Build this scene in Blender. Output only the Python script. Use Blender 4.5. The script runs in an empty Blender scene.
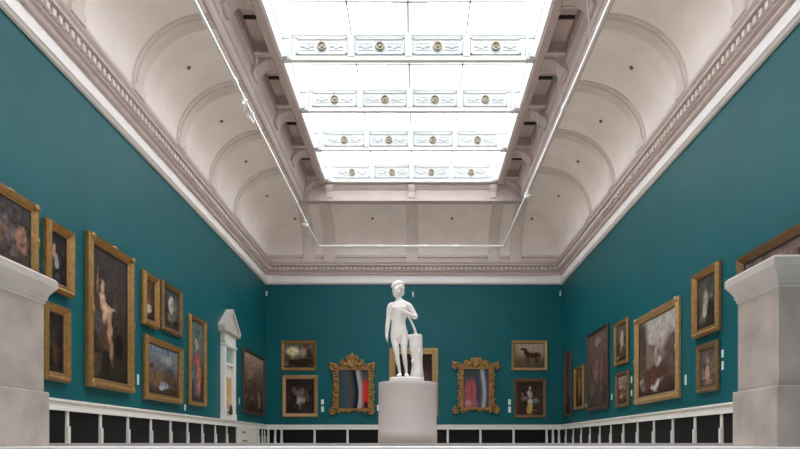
import bpy, bmesh, math, random
from mathutils import Vector, Matrix
random.seed(7)
R = math.radians
sc = bpy.context.scene
COL = sc.collection
# ---------------------------------------------------------------- camera, sky, light, exposure
F, HX, HY = 616.0, 418.0, 443.5            # focal length in px, vanishing point of the room's long axis
cam = bpy.data.cameras.new('camera'); camo = bpy.data.objects.new('camera', cam); COL.objects.link(camo)
camo.location = (0, 0, -0.004); camo.rotation_euler = (R(90), 0, 0)
cam.sensor_width = 36.0; cam.lens = F * 36.0 / 800.0
cam.shift_x = -(HX - 400.0) / 800.0; cam.shift_y = (HY - 224.5) / 800.0
cam.clip_start = .05; cam.clip_end = 500
sc.camera = camo
wd = bpy.data.worlds.new('overcast_sky'); sc.world = wd; wd.use_nodes = True
bgn = wd.node_tree.nodes['Background']; bgn.inputs['Color'].default_value = (1.0, .985, .965, 1); bgn.inputs['Strength'].default_value = 3.4
def portal(name, loc, sx, sy):
    l = bpy.data.lights.new(name, 'AREA'); l.shape = 'RECTANGLE'; l.size = sx; l.size_y = sy
    l.cycles.is_portal = True
    o = bpy.data.objects.new(name, l); o.location = loc; COL.objects.link(o)
portal('sky_portal', (-.27, 11.0, 14.45), 8.4, 30.4)
sc.view_settings.view_transform = 'Standard'; sc.view_settings.look = 'None'
sc.view_settings.gamma = 1.0; sc.view_settings.exposure = 1.1
sc.view_settings.use_curve_mapping = False
sc.cycles.max_bounces = 10; sc.cycles.diffuse_bounces = 6; sc.cycles.transparent_max_bounces = 12
sc.cycles.use_denoising = True

# ---------------------------------------------------------------- materials
def mat(name, color, rough=.6, var=0, scale=4, bump=0, bscale=20, metal=0, spec=.5, stretch=None, color2=None):
    m = bpy.data.materials.new(name); m.use_nodes = True
    nt = m.node_tree; b = nt.nodes['Principled BSDF']
    b.inputs['Base Color'].default_value = (*color, 1); b.inputs['Roughness'].default_value = rough
    b.inputs['Metallic'].default_value = metal; b.inputs['Specular IOR Level'].default_value = spec
    tc = nt.nodes.new('ShaderNodeTexCoord')
    vec = tc.outputs['Object']
    if stretch:
        mp = nt.nodes.new('ShaderNodeMapping'); mp.inputs['Scale'].default_value = stretch
        nt.links.new(vec, mp.inputs['Vector']); vec = mp.outputs['Vector']
    if var or color2:
        n = nt.nodes.new('ShaderNodeTexNoise'); n.inputs['Scale'].default_value = scale; n.inputs['Detail'].default_value = 6
        nt.links.new(vec, n.inputs['Vector'])
        r = nt.nodes.new('ShaderNodeMapRange'); r.inputs['From Min'].default_value = .3; r.inputs['From Max'].default_value = .7
        nt.links.new(n.outputs['Fac'], r.inputs['Value'])
        mx = nt.nodes.new('ShaderNodeMix'); mx.data_type = 'RGBA'
        nt.links.new(r.outputs['Result'], mx.inputs['Factor'])
        c2 = color2 if color2 else tuple(min(1, c * (1 + var)) for c in color)
        c1 = color if color2 else tuple(c * (1 - var) for c in color)
        mx.inputs['A'].default_value = (*c1, 1); mx.inputs['B'].default_value = (*c2, 1)
        nt.links.new(mx.outputs['Result'], b.inputs['Base Color'])
    if bump:
        n = nt.nodes.new('ShaderNodeTexNoise'); n.inputs['Scale'].default_value = bscale; n.inputs['Detail'].default_value = 4
        nt.links.new(vec, n.inputs['Vector'])
        bp = nt.nodes.new('ShaderNodeBump'); bp.inputs['Strength'].default_value = bump; bp.inputs['Distance'].default_value = .02
        nt.links.new(n.outputs['Fac'], bp.inputs['Height']); nt.links.new(bp.outputs['Normal'], b.inputs['Normal'])
    return m
M = {}
M['teal'] = mat('teal_wall_paint', (.001, .096, .117), .48, .08, .6, .06, 3, spec=.26)
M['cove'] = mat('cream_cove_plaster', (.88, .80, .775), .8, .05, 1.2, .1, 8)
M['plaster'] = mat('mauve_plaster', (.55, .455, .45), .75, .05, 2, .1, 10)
M['frieze'] = mat('pale_grey_plaster', (.82, .785, .795), .7, .04, 2, .05, 10)
M['rib'] = mat('rib_plaster', (.70, .62, .59), .8, .04, 2)
M['whitepaint'] = mat('white_gloss_paint', (.74, .745, .73), .4, .04, 3)
M['skywhite_dim'] = mat('skylight_white_dimmed', (.52, .54, .56), .6, .04, 3)  # skylight white, darkened so the brightly lit beam fronts keep their detail
M['skywhite_lit'] = mat('skylight_white_lifted', (.88, .88, .88), .6)  # same skylight white, brightened to lift the shaded beam undersides and lining
M['skypanel_dim'] = mat('skylight_panel_dimmed', (.46, .48, .50), .6, .06, 7)  # beam panels, colour lowered against the strong skylight like the fronts
M['brass'] = mat('dull_brass', (.25, .215, .16), .5, .3, 30, metal=.3)
M['slot'] = mat('dark_vent', (.03, .022, .018), .7)
M['vent'] = mat('grey_vent', (.16, .14, .13), .7)
M['black'] = mat('black_panel', (.006, .0065, .009), .45, .2, 3, spec=.15)
M['post'] = mat('grey_white_post', (.66, .66, .65), .5, .05, 3)
M['stone'] = mat('pale_granite', (.40, .345, .315), .75, .2, 2.6, .2, 40)
M['stone_cap'] = mat('pale_limestone_cap', (.50, .46, .435), .7, .08, 4, .2, 30)
M['ledge'] = mat('white_marble_step', (.86, .83, .83), .5, .05, 4)
M['nosing'] = mat('grey_stone_edge', (.36, .335, .335), .6, .08, 6)
M['floor'] = mat('pale_oak_floor', (.68, .58, .48), .35, .18, 3, stretch=(6, .6, 1))
M['plinth'] = mat('lilac_grey_plinth', (.50, .45, .455), .6, .03, 3)
M['marble'] = mat('white_marble', (.80, .765, .76), .45, .05, 9)
M['gilt'] = mat('worn_gilt', (.35, .195, .066), .36, .22, 10, .35, 40, metal=.6)
M['gilt_pale'] = mat('pale_gilt', (.44, .29, .135), .42, .2, 10, .3, 40, metal=.5)
M['gilt_dark'] = mat('dark_gilt', (.19, .115, .055), .42, .25, 12, .4, 50, metal=.5)
M['darkwood'] = mat('dark_wood_frame', (.045, .025, .016), .45, .3, 12)
M['slip'] = mat('dark_inner_slip', (.035, .022, .012), .5)
M['metalwhite'] = mat('white_metal', (.80, .80, .80), .35)
M['label'] = mat('white_card', (.62, .72, .72), .6)
M['ink'] = mat('grey_ink', (.08, .08, .09), .6)
M['steel'] = mat('white_roof_steel', (.66, .70, .74), .6)
M['amber'] = mat('amber_lit_pane', (.62, .37, .17), .5, .3, 6, stretch=(1, 1, 4))  # warm-lit door pane; its orange light is put into the colour
M['bronze'] = mat('dark_bronze', (.04, .03, .025), .4)
def glass():
    m = bpy.data.materials.new('clear_roof_glass'); m.use_nodes = True; nt = m.node_tree
    nt.nodes.clear()
    o = nt.nodes.new('ShaderNodeOutputMaterial'); t = nt.nodes.new('ShaderNodeBsdfTransparent'); g = nt.nodes.new('ShaderNodeBsdfGlossy')
    t.inputs['Color'].default_value = (.96, .97, .97, 1); g.inputs['Roughness'].default_value = .05
    mx = nt.nodes.new('ShaderNodeMixShader'); mx.inputs[0].default_value = .06
    nt.links.new(t.outputs[0], mx.inputs[1]); nt.links.new(g.outputs[0], mx.inputs[2]); nt.links.new(mx.outputs[0], o.inputs[0])
    return m
M['glass'] = glass()

def painting_mat(name, ramp, blobs, nscale=5, nmix=.5, warp=.24, busy=14):
    """ramp: colours bottom to top; blobs: (u, v, ru, rv, colour)"""
    rg = random.Random(name); few = []
    for k in range(busy):
        c = rg.choice(ramp); q = rg.choice((.3, .45, .6, 1.5, 1.9)); v_ = rg.uniform(.12, .62)
        few.append((rg.uniform(.1, .9), v_, rg.uniform(.05, .17), rg.uniform(.03, .12), tuple(min(.6, x * q + (.012 if q > 1 else 0)) for x in c)))
    blobs = few + list(blobs)
    m = bpy.data.materials.new(name); m.use_nodes = True; nt = m.node_tree; b = nt.nodes['Principled BSDF']
    b.inputs['Roughness'].default_value = .55; b.inputs['Specular IOR Level'].default_value = .12
    L = nt.links.new
    tc = nt.nodes.new('ShaderNodeTexCoord')
    n0 = nt.nodes.new('ShaderNodeTexNoise'); n0.inputs['Scale'].default_value = nscale; n0.inputs['Detail'].default_value = 8
    L(tc.outputs['Object'], n0.inputs['Vector'])
    sub = nt.nodes.new('ShaderNodeVectorMath'); sub.operation = 'SUBTRACT'; sub.inputs[1].default_value = (.5, .5, .5); L(n0.outputs['Color'], sub.inputs[0])
    scl = nt.nodes.new('ShaderNodeVectorMath'); scl.operation = 'SCALE'; scl.inputs['Scale'].default_value = warp; L(sub.outputs[0], scl.inputs[0])
    add = nt.nodes.new('ShaderNodeVectorMath'); add.operation = 'ADD'; L(tc.outputs['Generated'], add.inputs[0]); L(scl.outputs[0], add.inputs[1])
    sep = nt.nodes.new('ShaderNodeSeparateXYZ'); L(add.outputs[0], sep.inputs[0])
    cr = nt.nodes.new('ShaderNodeValToRGB'); L(sep.outputs['Z'], cr.inputs[0])
    els = cr.color_ramp.elements
    while len(els) < len(ramp): els.new(.5)
    for i, c in enumerate(ramp):
        els[i].position = .05 + .9 * i / max(1, len(ramp) - 1); els[i].color = (*c, 1)
    cur = cr.outputs['Color']
    for (u, v, ru, rv, c) in blobs:
        s = nt.nodes.new('ShaderNodeVectorMath'); s.operation = 'SUBTRACT'; L(add.outputs[0], s.inputs[0]); s.inputs[1].default_value = (u, 0, v)
        k = nt.nodes.new('ShaderNodeVectorMath'); k.operation = 'MULTIPLY'; L(s.outputs[0], k.inputs[0]); k.inputs[1].default_value = (1 / ru, 0, 1 / rv)
        ln = nt.nodes.new('ShaderNodeVectorMath'); ln.operation = 'LENGTH'; L(k.outputs[0], ln.inputs[0])
        mr = nt.nodes.new('ShaderNodeMapRange'); mr.inputs['From Min'].default_value = 1.15; mr.inputs['From Max'].default_value = .7
        L(ln.outputs['Value'], mr.inputs['Value'])
        mx = nt.nodes.new('ShaderNodeMix'); mx.data_type = 'RGBA'; L(mr.outputs['Result'], mx.inputs['Factor'])
        L(cur, mx.inputs['A']); mx.inputs['B'].default_value = (*c, 1); cur = mx.outputs['Result']
    n1 = nt.nodes.new('ShaderNodeTexNoise'); n1.inputs['Scale'].default_value = nscale * 2.2; n1.inputs['Detail'].default_value = 10
    L(tc.outputs['Object'], n1.inputs['Vector'])
    mr = nt.nodes.new('ShaderNodeMapRange'); mr.inputs['From Min'].default_value = .3; mr.inputs['From Max'].default_value = .7
    mr.inputs['To Min'].default_value = .78 * (1 - nmix); mr.inputs['To Max'].default_value = .78 * (1 + nmix * 1.5)
    L(n1.outputs['Fac'], mr.inputs['Value'])
    fm = nt.nodes.new('ShaderNodeVectorMath'); fm.operation = 'SCALE'; L(cur, fm.inputs[0]); L(mr.outputs['Result'], fm.inputs['Scale'])
    L(fm.outputs[0], b.inputs['Base Color'])
    return m

def stripe_mat(name, stops, amp=.05, extra=()):
    """wavy upright bands: stops = (position, colour), constant steps"""
    m = bpy.data.materials.new(name); m.use_nodes = True; nt = m.node_tree; b = nt.nodes['Principled BSDF']
    b.inputs['Roughness'].default_value = .2
    L = nt.links.new
    tc = nt.nodes.new('ShaderNodeTexCoord'); sep = nt.nodes.new('ShaderNodeSeparateXYZ'); L(tc.outputs['Generated'], sep.inputs[0])
    a = nt.nodes.new('ShaderNodeMath'); a.operation = 'MULTIPLY'; a.inputs[1].default_value = 4.2; L(sep.outputs['Z'], a.inputs[0])
    s = nt.nodes.new('ShaderNodeMath'); s.operation = 'SINE'; L(a.outputs[0], s.inputs[0])
    k = nt.nodes.new('ShaderNodeMath'); k.operation = 'MULTIPLY_ADD'; k.inputs[1].default_value = -amp; L(s.outputs[0], k.inputs[0]); L(sep.outputs['X'], k.inputs[2])
    cr = nt.nodes.new('ShaderNodeValToRGB'); L(k.outputs[0], cr.inputs[0])
    els = cr.color_ramp.elements
    while len(els) < len(stops): els.new(.5)
    for e, (p, c) in zip(els, stops): e.position = p; e.color = (*c, 1)
    cur = cr.outputs['Color']
    for (u, v, ru, rv, c) in extra:
        q = nt.nodes.new('ShaderNodeVectorMath'); q.operation = 'SUBTRACT'; L(tc.outputs['Generated'], q.inputs[0]); q.inputs[1].default_value = (u, 0, v)
        w = nt.nodes.new('ShaderNodeVectorMath'); w.operation = 'MULTIPLY'; L(q.outputs[0], w.inputs[0]); w.inputs[1].default_value = (1 / ru, 0, 1 / rv)
        ln = nt.nodes.new('ShaderNodeVectorMath'); ln.operation = 'LENGTH'; L(w.outputs[0], ln.inputs[0])
        mr = nt.nodes.new('ShaderNodeMapRange'); mr.inputs['From Min'].default_value = 1.2; mr.inputs['From Max'].default_value = .7; L(ln.outputs['Value'], mr.inputs['Value'])
        mx = nt.nodes.new('ShaderNodeMix'); mx.data_type = 'RGBA'; L(mr.outputs['Result'], mx.inputs['Factor'])
        L(cur, mx.inputs['A']); mx.inputs['B'].default_value = (*c, 1); cur = mx.outputs['Result']
    L(cur, b.inputs['Base Color'])
    return m

# ---------------------------------------------------------------- mesh helpers
class MB:
    def __init__(s): s.v = []; s.f = []
    def add(s, vs, fs):
        n = len(s.v); s.v += [tuple(p) for p in vs]; s.f += [tuple(i + n for i in f) for f in fs]
    def box(s, a, b):
        x0, x1 = sorted((a[0], b[0])); y0, y1 = sorted((a[1], b[1])); z0, z1 = sorted((a[2], b[2]))
        s.add([(x0,y0,z0),(x1,y0,z0),(x1,y1,z0),(x0,y1,z0),(x0,y0,z1),(x1,y0,z1),(x1,y1,z1),(x0,y1,z1)],
              [(0,3,2,1),(4,5,6,7),(0,1,5,4),(1,2,6,5),(2,3,7,6),(3,0,4,7)])
    def prism(s, poly, d0, d1, axis='x'):
        """poly of 2-D points: axis x -> (y,z); y -> (x,z); z -> (x,y)"""
        def P(p, d): return {'x': (d, p[0], p[1]), 'y': (p[0], d, p[1]), 'z': (p[0], p[1], d)}[axis]
        n = len(poly)
        s.add([P(p, d0) for p in poly] + [P(p, d1) for p in poly],
              [tuple(range(n))[::-1], tuple(range(n, 2 * n))] + [(i, (i + 1) % n, n + (i + 1) % n, n + i) for i in range(n)])
    def tube(s, pts, rad, seg=12, caps=True, up=None):
        """rad: number, list of numbers or list of (a,b) half-axes (a along x-ish side)"""
        n = len(pts); pts = [Vector(p) for p in pts]
        rs = [rad] * n if isinstance(rad, (int, float)) else rad
        vs = []; prev = None
        for i, p in enumerate(pts):
            t = (pts[min(i + 1, n - 1)] - pts[max(i - 1, 0)]).normalized()
            if prev is None:
                a = Vector(up) if up else Vector((1, 0, 0))
                if abs(a.dot(t)) > .9: a = Vector((0, 1, 0))
            else: a = prev
            a = (a - t * a.dot(t)).normalized(); prev = a; b = t.cross(a)
            r = rs[i]; ra, rb = r if isinstance(r, tuple) else (r, r)
            for k in range(seg):
                th = 2 * math.pi * k / seg; vs.append(p + a * ra * math.cos(th) + b * rb * math.sin(th))
        fs = [(i * seg + k, i * seg + (k + 1) % seg, (i + 1) * seg + (k + 1) % seg, (i + 1) * seg + k) for i in range(n - 1) for k in range(seg)]
        if caps: fs += [tuple(range(seg))[::-1], tuple((n - 1) * seg + k for k in range(seg))]
        s.add(vs, fs)
    def ell(s, c, r, seg=16, rings=10, rot=None):
        vs = []; fs = []
        for i in range(rings + 1):
            ph = math.pi * i / rings
            for k in range(seg):
                th = 2 * math.pi * k / seg
                v = Vector((r[0] * math.sin(ph) * math.cos(th), r[1] * math.sin(ph) * math.sin(th), r[2] * math.cos(ph)))
                if rot: v = rot @ v
                vs.append(v + Vector(c))
        for i in range(rings):
            for k in range(seg):
                fs.append((i * seg + k, (i + 1) * seg + k, (i + 1) * seg + (k + 1) % seg, i * seg + (k + 1) % seg))
        s.add(vs, fs)
    def lathe(s, prof, c=(0, 0, 0), seg=48):
        n = len(prof); vs = []
        for (r, z) in prof:
            for k in range(seg):
                th = 2 * math.pi * k / seg; vs.append((c[0] + r * math.cos(th), c[1] + r * math.sin(th), c[2] + z))
        fs = [(i * seg + k, i * seg + (k + 1) % seg, (i + 1) * seg + (k + 1) % seg, (i + 1) * seg + k) for i in range(n - 1) for k in range(seg)]
        fs += [tuple(range(seg))[::-1], tuple((n - 1) * seg + k for k in range(seg))]
        s.add(vs, fs)
    def build(s, name, m, parent=None, smooth=False, bevel=0, weld=False):
        me = bpy.data.meshes.new(name); me.from_pydata(s.v, [], s.f)
        bm = bmesh.new(); bm.from_mesh(me)
        if weld: bmesh.ops.remove_doubles(bm, verts=bm.verts, dist=1e-5)
        bmesh.ops.recalc_face_normals(bm, faces=bm.faces); bm.to_mesh(me); bm.free()
        me.materials.append(m)
        o = bpy.data.objects.new(name, me); COL.objects.link(o)
        if smooth:
            for p in me.polygons: p.use_smooth = True
        if bevel:
            b = o.modifiers.new('bevel', 'BEVEL'); b.width = bevel; b.segments = 2; b.limit_method = 'ANGLE'
        if parent: o.parent = parent
        return o
def tag(o, label=None, cat=None, group=None, kind=None):
    if label: o['label'] = label
    if cat: o['category'] = cat
    if group: o['group'] = group
    if kind: o['kind'] = kind
    return o
def empty(name, loc, rz=0, label=None, cat=None, group=None, kind=None):
    o = bpy.data.objects.new(name, None); COL.objects.link(o); o.location = loc; o.rotation_euler = (0, 0, rz); o.empty_display_size = .2
    return tag(o, label, cat, group, kind)
def catmull(pts, sub=4):
    out = []; n = len(pts)
    for i in range(n - 1):
        p0, p1, p2, p3 = pts[max(i - 1, 0)], pts[i], pts[i + 1], pts[min(i + 2, n - 1)]
        for j in range(sub):
            t = j / sub
            out.append(tuple(.5 * (2 * b + (c - a) * t + (2 * a - 5 * b + 4 * c - d) * t * t + (3 * b - a - 3 * c + d) * t ** 3) for a, b, c, d in zip(p0, p1, p2, p3)))
    out.append(tuple(pts[-1])); return out

# ---------------------------------------------------------------- the room
XL, XR, YB, YN = -6.93, 6.545, 28.0, -4.0        # walls; YN is the end behind the viewer
SL, SR, YS = -3.86, 3.32, 25.78                  # skylight edges
ZC, ZS, ZT, ZE = 7.22, 8.52, 10.19, 10.9         # cornice foot, cove springing, cove crown, skylight edge
BEAMS = [25.78, 22.9] + [22.9 - 2.69 * k for k in range(1, 10)]
YLED = 6.3                                       # front edge of the gallery floor
ZLOW = -1.66

b = MB(); b.box((XL, YLED, -.4), (XR, YB, 0)); o = b.build('floor', M['floor']); tag(o, kind='structure')
b = MB(); b.box((XL, YN, ZLOW - .2), (XR, 4.9, ZLOW)); tag(b.build('floor_lower', M['ledge']), kind='structure')
b = MB(); b.box((XL, 4.85, ZLOW), (XR, 6.3, -.031)); o = b.build('trim_1', M['ledge'], bevel=.006); tag(o, kind='structure')
b = MB(); b.box((XL, 6.22, -.031), (XR, 6.3, -.001)); o = b.build('trim_2', M['nosing']); tag(o, kind='structure')
def wallbox(name, a, c, m):
    b = MB(); b.box(a, c); return tag(b.build(name, m), kind='structure')
wallbox('wall_left', (XL - .3, YN, ZLOW), (XL, YB + .3, 8.6), M['teal'])
wallbox('wall_right', (XR, YN, ZLOW), (XR + .3, YB + .3, 8.6), M['teal'])
wallbox('wall_back', (XL, YB, -.4), (XR, YB + .3, 8.6), M['teal'])
wallbox('wall_front', (XL - .3, YN - .3, ZLOW), (XR + .3, YN, 12.2), M['teal'])

def sweepU(prof, mats=None, yn=YN):
    """prof: (offset left, offset right, offset back, z) swept along left wall, back wall, right wall"""
    b = MB(); vs = []; fs = []
    for (a, c, d, z) in prof:
        vs += [(XL + a, yn, z), (XL + a, YB - d, z), (XR - c, YB - d, z), (XR - c, yn, z)]
    for i in range(len(prof) - 1):
        for k in range(3): fs.append((4 * i + k, 4 * i + k + 1, 4 * i + 4 + k + 1, 4 * i + 4 + k))
    b.add(vs, fs); return b
def U(pr): return [(p, p, p, z) for p, z in pr]
# frieze band and cornice
b = sweepU(U([(0, ZC), (.07, ZC), (.11, ZC + .05), (.13, ZC + .06), (.12, ZC + .09), (.05, ZC + .40), (.05, ZC + .43)]))
tag(b.build('trim_3', M['frieze']), kind='structure')
b = sweepU(U([(0, ZC + .43), (.14, ZC + .43), (.15, ZC + .47), (.12, ZC + .49), (.13, ZC + .53), (.20, ZC + .56), (.20, ZC + .60), (.16, ZC + .60), (.16, ZC + .76),
              (.32, ZC + .78), (.32, ZC + .84), (.37, ZC + .90), (.37, ZC + .93), (.05, ZC + .95)]))
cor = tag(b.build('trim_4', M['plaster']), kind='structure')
b = MB()
n = int((YB - YN) / .2)
for i in range(n):
    y = YB - .3 - .2 * i
    b.box((XL + .15, y - .055, ZC + .62), (XL + .27, y + .055, ZC + .745)); b.box((XR - .27, y - .055, ZC + .62), (XR - .15, y + .055, ZC + .745))
x = XL + .3
while x < XR - .28:
    b.box((x - .055, YB - .27, ZC + .62), (x + .055, YB - .15, ZC + .745)); x += .2
d = b.build('dentil_course', M['rib'], cor); tag(d, kind='stuff')
# attic fillet above the cornice
b = sweepU(U([(.05, ZC + .93), (.10, ZC + .95), (.10, ZS - .12), (.17, ZS - .10), (.17, ZS - .03), (.13, ZS), (.13, ZS + .02)]))
tag(b.build('trim_5', M['rib']), kind='structure')
# cove
oL, oR, oB = (-4.94) - XL, XR - 4.48, YB - (YS + .12)
def cove_pt(s, side, raise_=0.):
    th = s * math.pi / 2
    full = {'L': oL, 'R': oR, 'B': oB}[side]; o0 = .15
    a = full - o0; h = ZT - ZS
    nx, nz = math.cos(th) / a, math.sin(th) / h; ln = math.hypot(nx, nz)
    return o0 + a * (1 - math.cos(th)) + raise_ * nx / ln, ZS + h * math.sin(th) - raise_ * nz / ln
NS = 20
prof = []
for i in range(NS + 1):
    s = i / NS
    l, z = cove_pt(s, 'L'); r_, _ = cove_pt(s, 'R'); k, _ = cove_pt(s, 'B'); prof.append((l, r_, k, z))
ceil = tag(sweepU(prof).build('ceiling', M['cove'], smooth=True), kind='structure')
# ribs of the cove
def rib(y, side, parent=None):
    out = MB()
    for (hw, ra) in ((.25, .05), (.15, .10)):
        P = [cove_pt(i / NS, side, ra) for i in range(NS + 1)]; Q = [cove_pt(i / NS, side, -.05) for i in range(NS + 1)]
        vs = []; fs = []
        for (o1, z1), (o2, z2) in zip(P, Q):
            for (oo, zz) in ((o2, z2), (o1, z1)):
                for w in (-hw, hw):
                    if side == 'L': vs.append((XL + oo, y + w, zz))
                    elif side == 'R': vs.append((XR - oo, y + w, zz))
                    else: vs.append((y + w, YB - oo, zz))
        for i in range(NS):
            a = 4 * i; c = a + 4
            fs += [(a + 2, a + 3, c + 3, c + 2), (a, a + 2, c + 2, c), (a + 1, a + 3, c + 3, c + 1)]
        out.add(vs, fs)
    if side == 'L': out.box((XL + .08, y - .26, ZS - .16), (XL + .26, y + .26, ZS + .06))
    elif side == 'R': out.box((XR - .26, y - .26, ZS - .16), (XR - .08, y + .26, ZS + .06))
    else: out.box((y - .26, YB - .24, ZS - .45), (y + .26, YB - .08, ZS + .06))
    return out.build('cove_rib', M['rib'], parent)
ribs = tag(bpy.data.objects.new('trim_6', None), kind='structure'); COL.objects.link(ribs)
for y in BEAMS[1:]: rib(y, 'L', ribs); rib(y, 'R', ribs)
for x in (-4.92, -3.98, -.26, 3.42, 4.4): rib(x, 'B', ribs)

# soffit beam beside the skylight with coffers and consoles
def soffit(sgn, xs, xo, name):
    """xs skylight edge, xo outer edge (both absolute, signed)"""
    w = abs(xo) - abs(xs)
    def X(d): return sgn * (abs(xo) - d)
    pts = [(X(-.03), ZT + .05), (X(-.03), ZT - .03), (X(.05), ZT - .05), (X(.10), ZT + .02), (X(.12), ZT + .14), (X(.17), ZT + .17), (X(.22), ZT + .30), (X(.26), ZT + .50), (X(.34), ZT + .54), (X(.34), ZE + .34),
           (X(w - .24), ZE + .34), (X(w - .24), ZE - .04), (X(w - .2), ZE - .06), (X(w - .04), ZE - .06), (X(w), ZE - .02), (X(w), ZE + .05)]
    b = MB(); vs = [(px, YN, pz) for px, pz in pts] + [(px, YS + .12, pz) for px, pz in pts]; n = len(pts)
    b.add(vs, [(i, i + 1, n + i + 1, n + i) for i in range(n - 1)])
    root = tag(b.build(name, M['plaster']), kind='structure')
    x0, x1 = sorted((X(.30), X(w - .22)))
    ends = BEAMS
    for i, yb in enumerate(ends):
        yc = yb + .12 if i else yb - .1
        lo, hi = yc - .42, yc + .42 if i else YS + .12
        c = MB(); c.box((x0, lo, ZE + .0), (x1, hi, ZE + .35))
        # scrolled console under the cross panel
        L0, L1 = X(.12), X(w - .25)
        pr = []
        for q in range(11):
            t = q / 10; pr.append((L0 + (L1 - L0) * t, (ZT + .22) + (ZE - .06 - ZT - .22) * (t ** .5) - .05 * math.sin(t * math.pi * 2)))
        pr += [(L1, ZE + .1), (L0, ZE + .1)]
        c.prism(pr, yc - .24, min(yc + .24, hi), 'y')
        c.tube([(X(.24), yc - .27, ZT + .36), (X(.24), min(yc + .27, hi), ZT + .36)], .09, 14)
        c.tube([(X(w - .33), yc - .27, ZE - .02), (X(w - .33), min(yc + .27, hi), ZE - .02)], .06, 14)
        c.build('console', M['plaster'], root)
        if i:
            v = MB(); ym = yc + (BEAMS[i - 1] + (.12 if i > 1 else -.1) - yc) / 2 - .1
            v.box((x0 + .06, ym - .04, ZE + .27), (x1 - .06, ym + .04, ZE + .335)); v.build('vent_slot', M['slot'], root)
            fr = MB(); yA, yB_ = yc + .42, (BEAMS[i - 1] + (.12 if i > 1 else -.1)) - .42
            for (a, c2) in (((x0 - .01, yA, ZE - .02), (x0 + .05, yB_, ZE + .03)), ((x1 - .05, yA, ZE - .02), (x1 + .01, yB_, ZE + .03)), ((x0, yA, ZE - .02), (x1, yA + .05, ZE + .03)), ((x0, yB_ - .05, ZE - .02), (x1, yB_, ZE + .03))):
                fr.box(a, c2)
            fr.build('coffer_moulding', M['rib'], root)
    return root
soffit(-1, SL, -4.94, 'trim_7'); soffit(1, SR, 4.48, 'trim_8')
# end fascia
b = MB(); y0 = YS + .12
b.box((-4.97, y0, ZT - .02), (4.51, y0 + .3, ZE + .9))
for (za, zb, p) in ((ZT - .03, ZT + .06, .10), (ZT + .06, ZT + .12, .05), (ZE - .16, ZE - .02, .08), (ZE - .22, ZE - .16, .04)):
    b.box((-4.9, y0 - p, za), (4.45, y0, zb))
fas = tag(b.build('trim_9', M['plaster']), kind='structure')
for x in (-3.7, -.27, 3.16):
    c = MB(); c.prism([(y0, ZE - .05), (y0 - .16, ZE - .05), (y0 - .18, ZE - .2), (y0 - .10, ZE - .38), (y0 - .09, ZT + .12), (y0, ZT + .05)], x - .13, x + .13, 'x')
    c.tube([(x - .15, y0 - .12, ZE - .14), (x + .15, y0 - .12, ZE - .14)], .07, 12); c.build('console', M['plaster'], fas)
# roof slab round the skylight, closing the shell
b = MB()
b.box((XL - .3, YN - .3, ZE + .36), (SL - .02, YB + .3, ZE + .5)); b.box((SR + .02, YN - .3, ZE + .36), (XR + .3, YB + .3, ZE + .5)); b.box((XL - .3, YS + .3, ZE + .36), (XR + .3, YB + .3, ZE + .5))
b.box((XL - .3, YN, 8.5), (XL - .1, YB + .3, ZE + .4)); b.box((XR + .1, YN, 8.5), (XR + .3, YB + .3, ZE + .4)); b.box((XL, YB + .1, 8.5), (XR, YB + .3, ZE + .4))
tag(b.build('ceiling_roof', M['cove']), kind='structure')
# small round vents in the cove
def cove_vent(side, pos, s=.62, label=''):
    oo, z = cove_pt(s, side); o2, z2 = cove_pt(s, side, .03)
    if side == 'L': a, c = Vector((XL + oo, pos, z)), Vector((XL + o2, pos, z2))
    elif side == 'R': a, c = Vector((XR - oo, pos, z)), Vector((XR - o2, pos, z2))
    else: a, c = Vector((pos, YB - oo, z)), Vector((pos, YB - o2, z2))
    v = MB(); v.tube([Vector((0, 0, 0)), c - a], [.06, .05], 14); o = v.build('ceiling_vent', M['vent']); o.location = a
    return tag(o, label, 'vent', 'small round vents in the cove')
ords = ['farthest', 'second farthest', 'third farthest', 'fourth farthest', 'fifth farthest', 'sixth farthest']
for i in range(4):
    y = (BEAMS[i] + BEAMS[i + 1]) / 2 + (.2 if i == 0 else 0)
    cove_vent('L', y, .6, f'small round dark vent in the left cove, {ords[i]} of those down the left side')
    cove_vent('R', y, .6, f'small round dark vent in the right cove, {ords[i]} of those down the right side')
for x, l in ((-5.4, 'in the left end panel of the far cove'), (-2.0, 'in the panel left of the middle rib of the far cove'), (1.5, 'in the panel right of the middle rib of the far cove'), (5.0, 'in the right end panel of the far cove')):
    cove_vent('B', x, .6, 'small round dark vent ' + l)

# ---------------------------------------------------------------- skylight
GL = 11.68                                       # glazing height
win = tag(bpy.data.objects.new('window_1', None), kind='structure'); COL.objects.link(win)
IL, IR = SL, SR
b = MB()
for s, xs, xi in ((-1, SL, IL), (1, SR, IR)):
    b.box((xs, YN, ZE - .01), (xs + s * .12, YS + .12, GL + .1)); b.box((xs - s * .04, YN, GL - .16), (xs, YS, GL - .06)); b.box((xs - s * .03, YN, ZE - .01), (xs, YS, ZE + .06))
b.prism([(YS + .12, ZE - .01), (YS + .02, ZE), (YS, ZE + .1), (YS, GL + .1), (YS + .12, GL + .1)], SL, SR, 'x')
b.build('skylight_lining', M['skywhite_lit'], win)
PX = [IL + .1, -1.90, -.27, 1.38, IR - .1]
b = MB()
for x in PX[1:4]: b.box((x - .022, YN, GL - .02), (x + .022, YS, GL + .09))
for i in range(len(BEAMS) - 1):
    ym = (BEAMS[i] + BEAMS[i + 1]) / 2 + .1
    b.box((IL, ym - .03, GL - .02), (IR, ym + .03, GL + .09))
b.build('glazing_bars', M['steel'], win)
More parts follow.
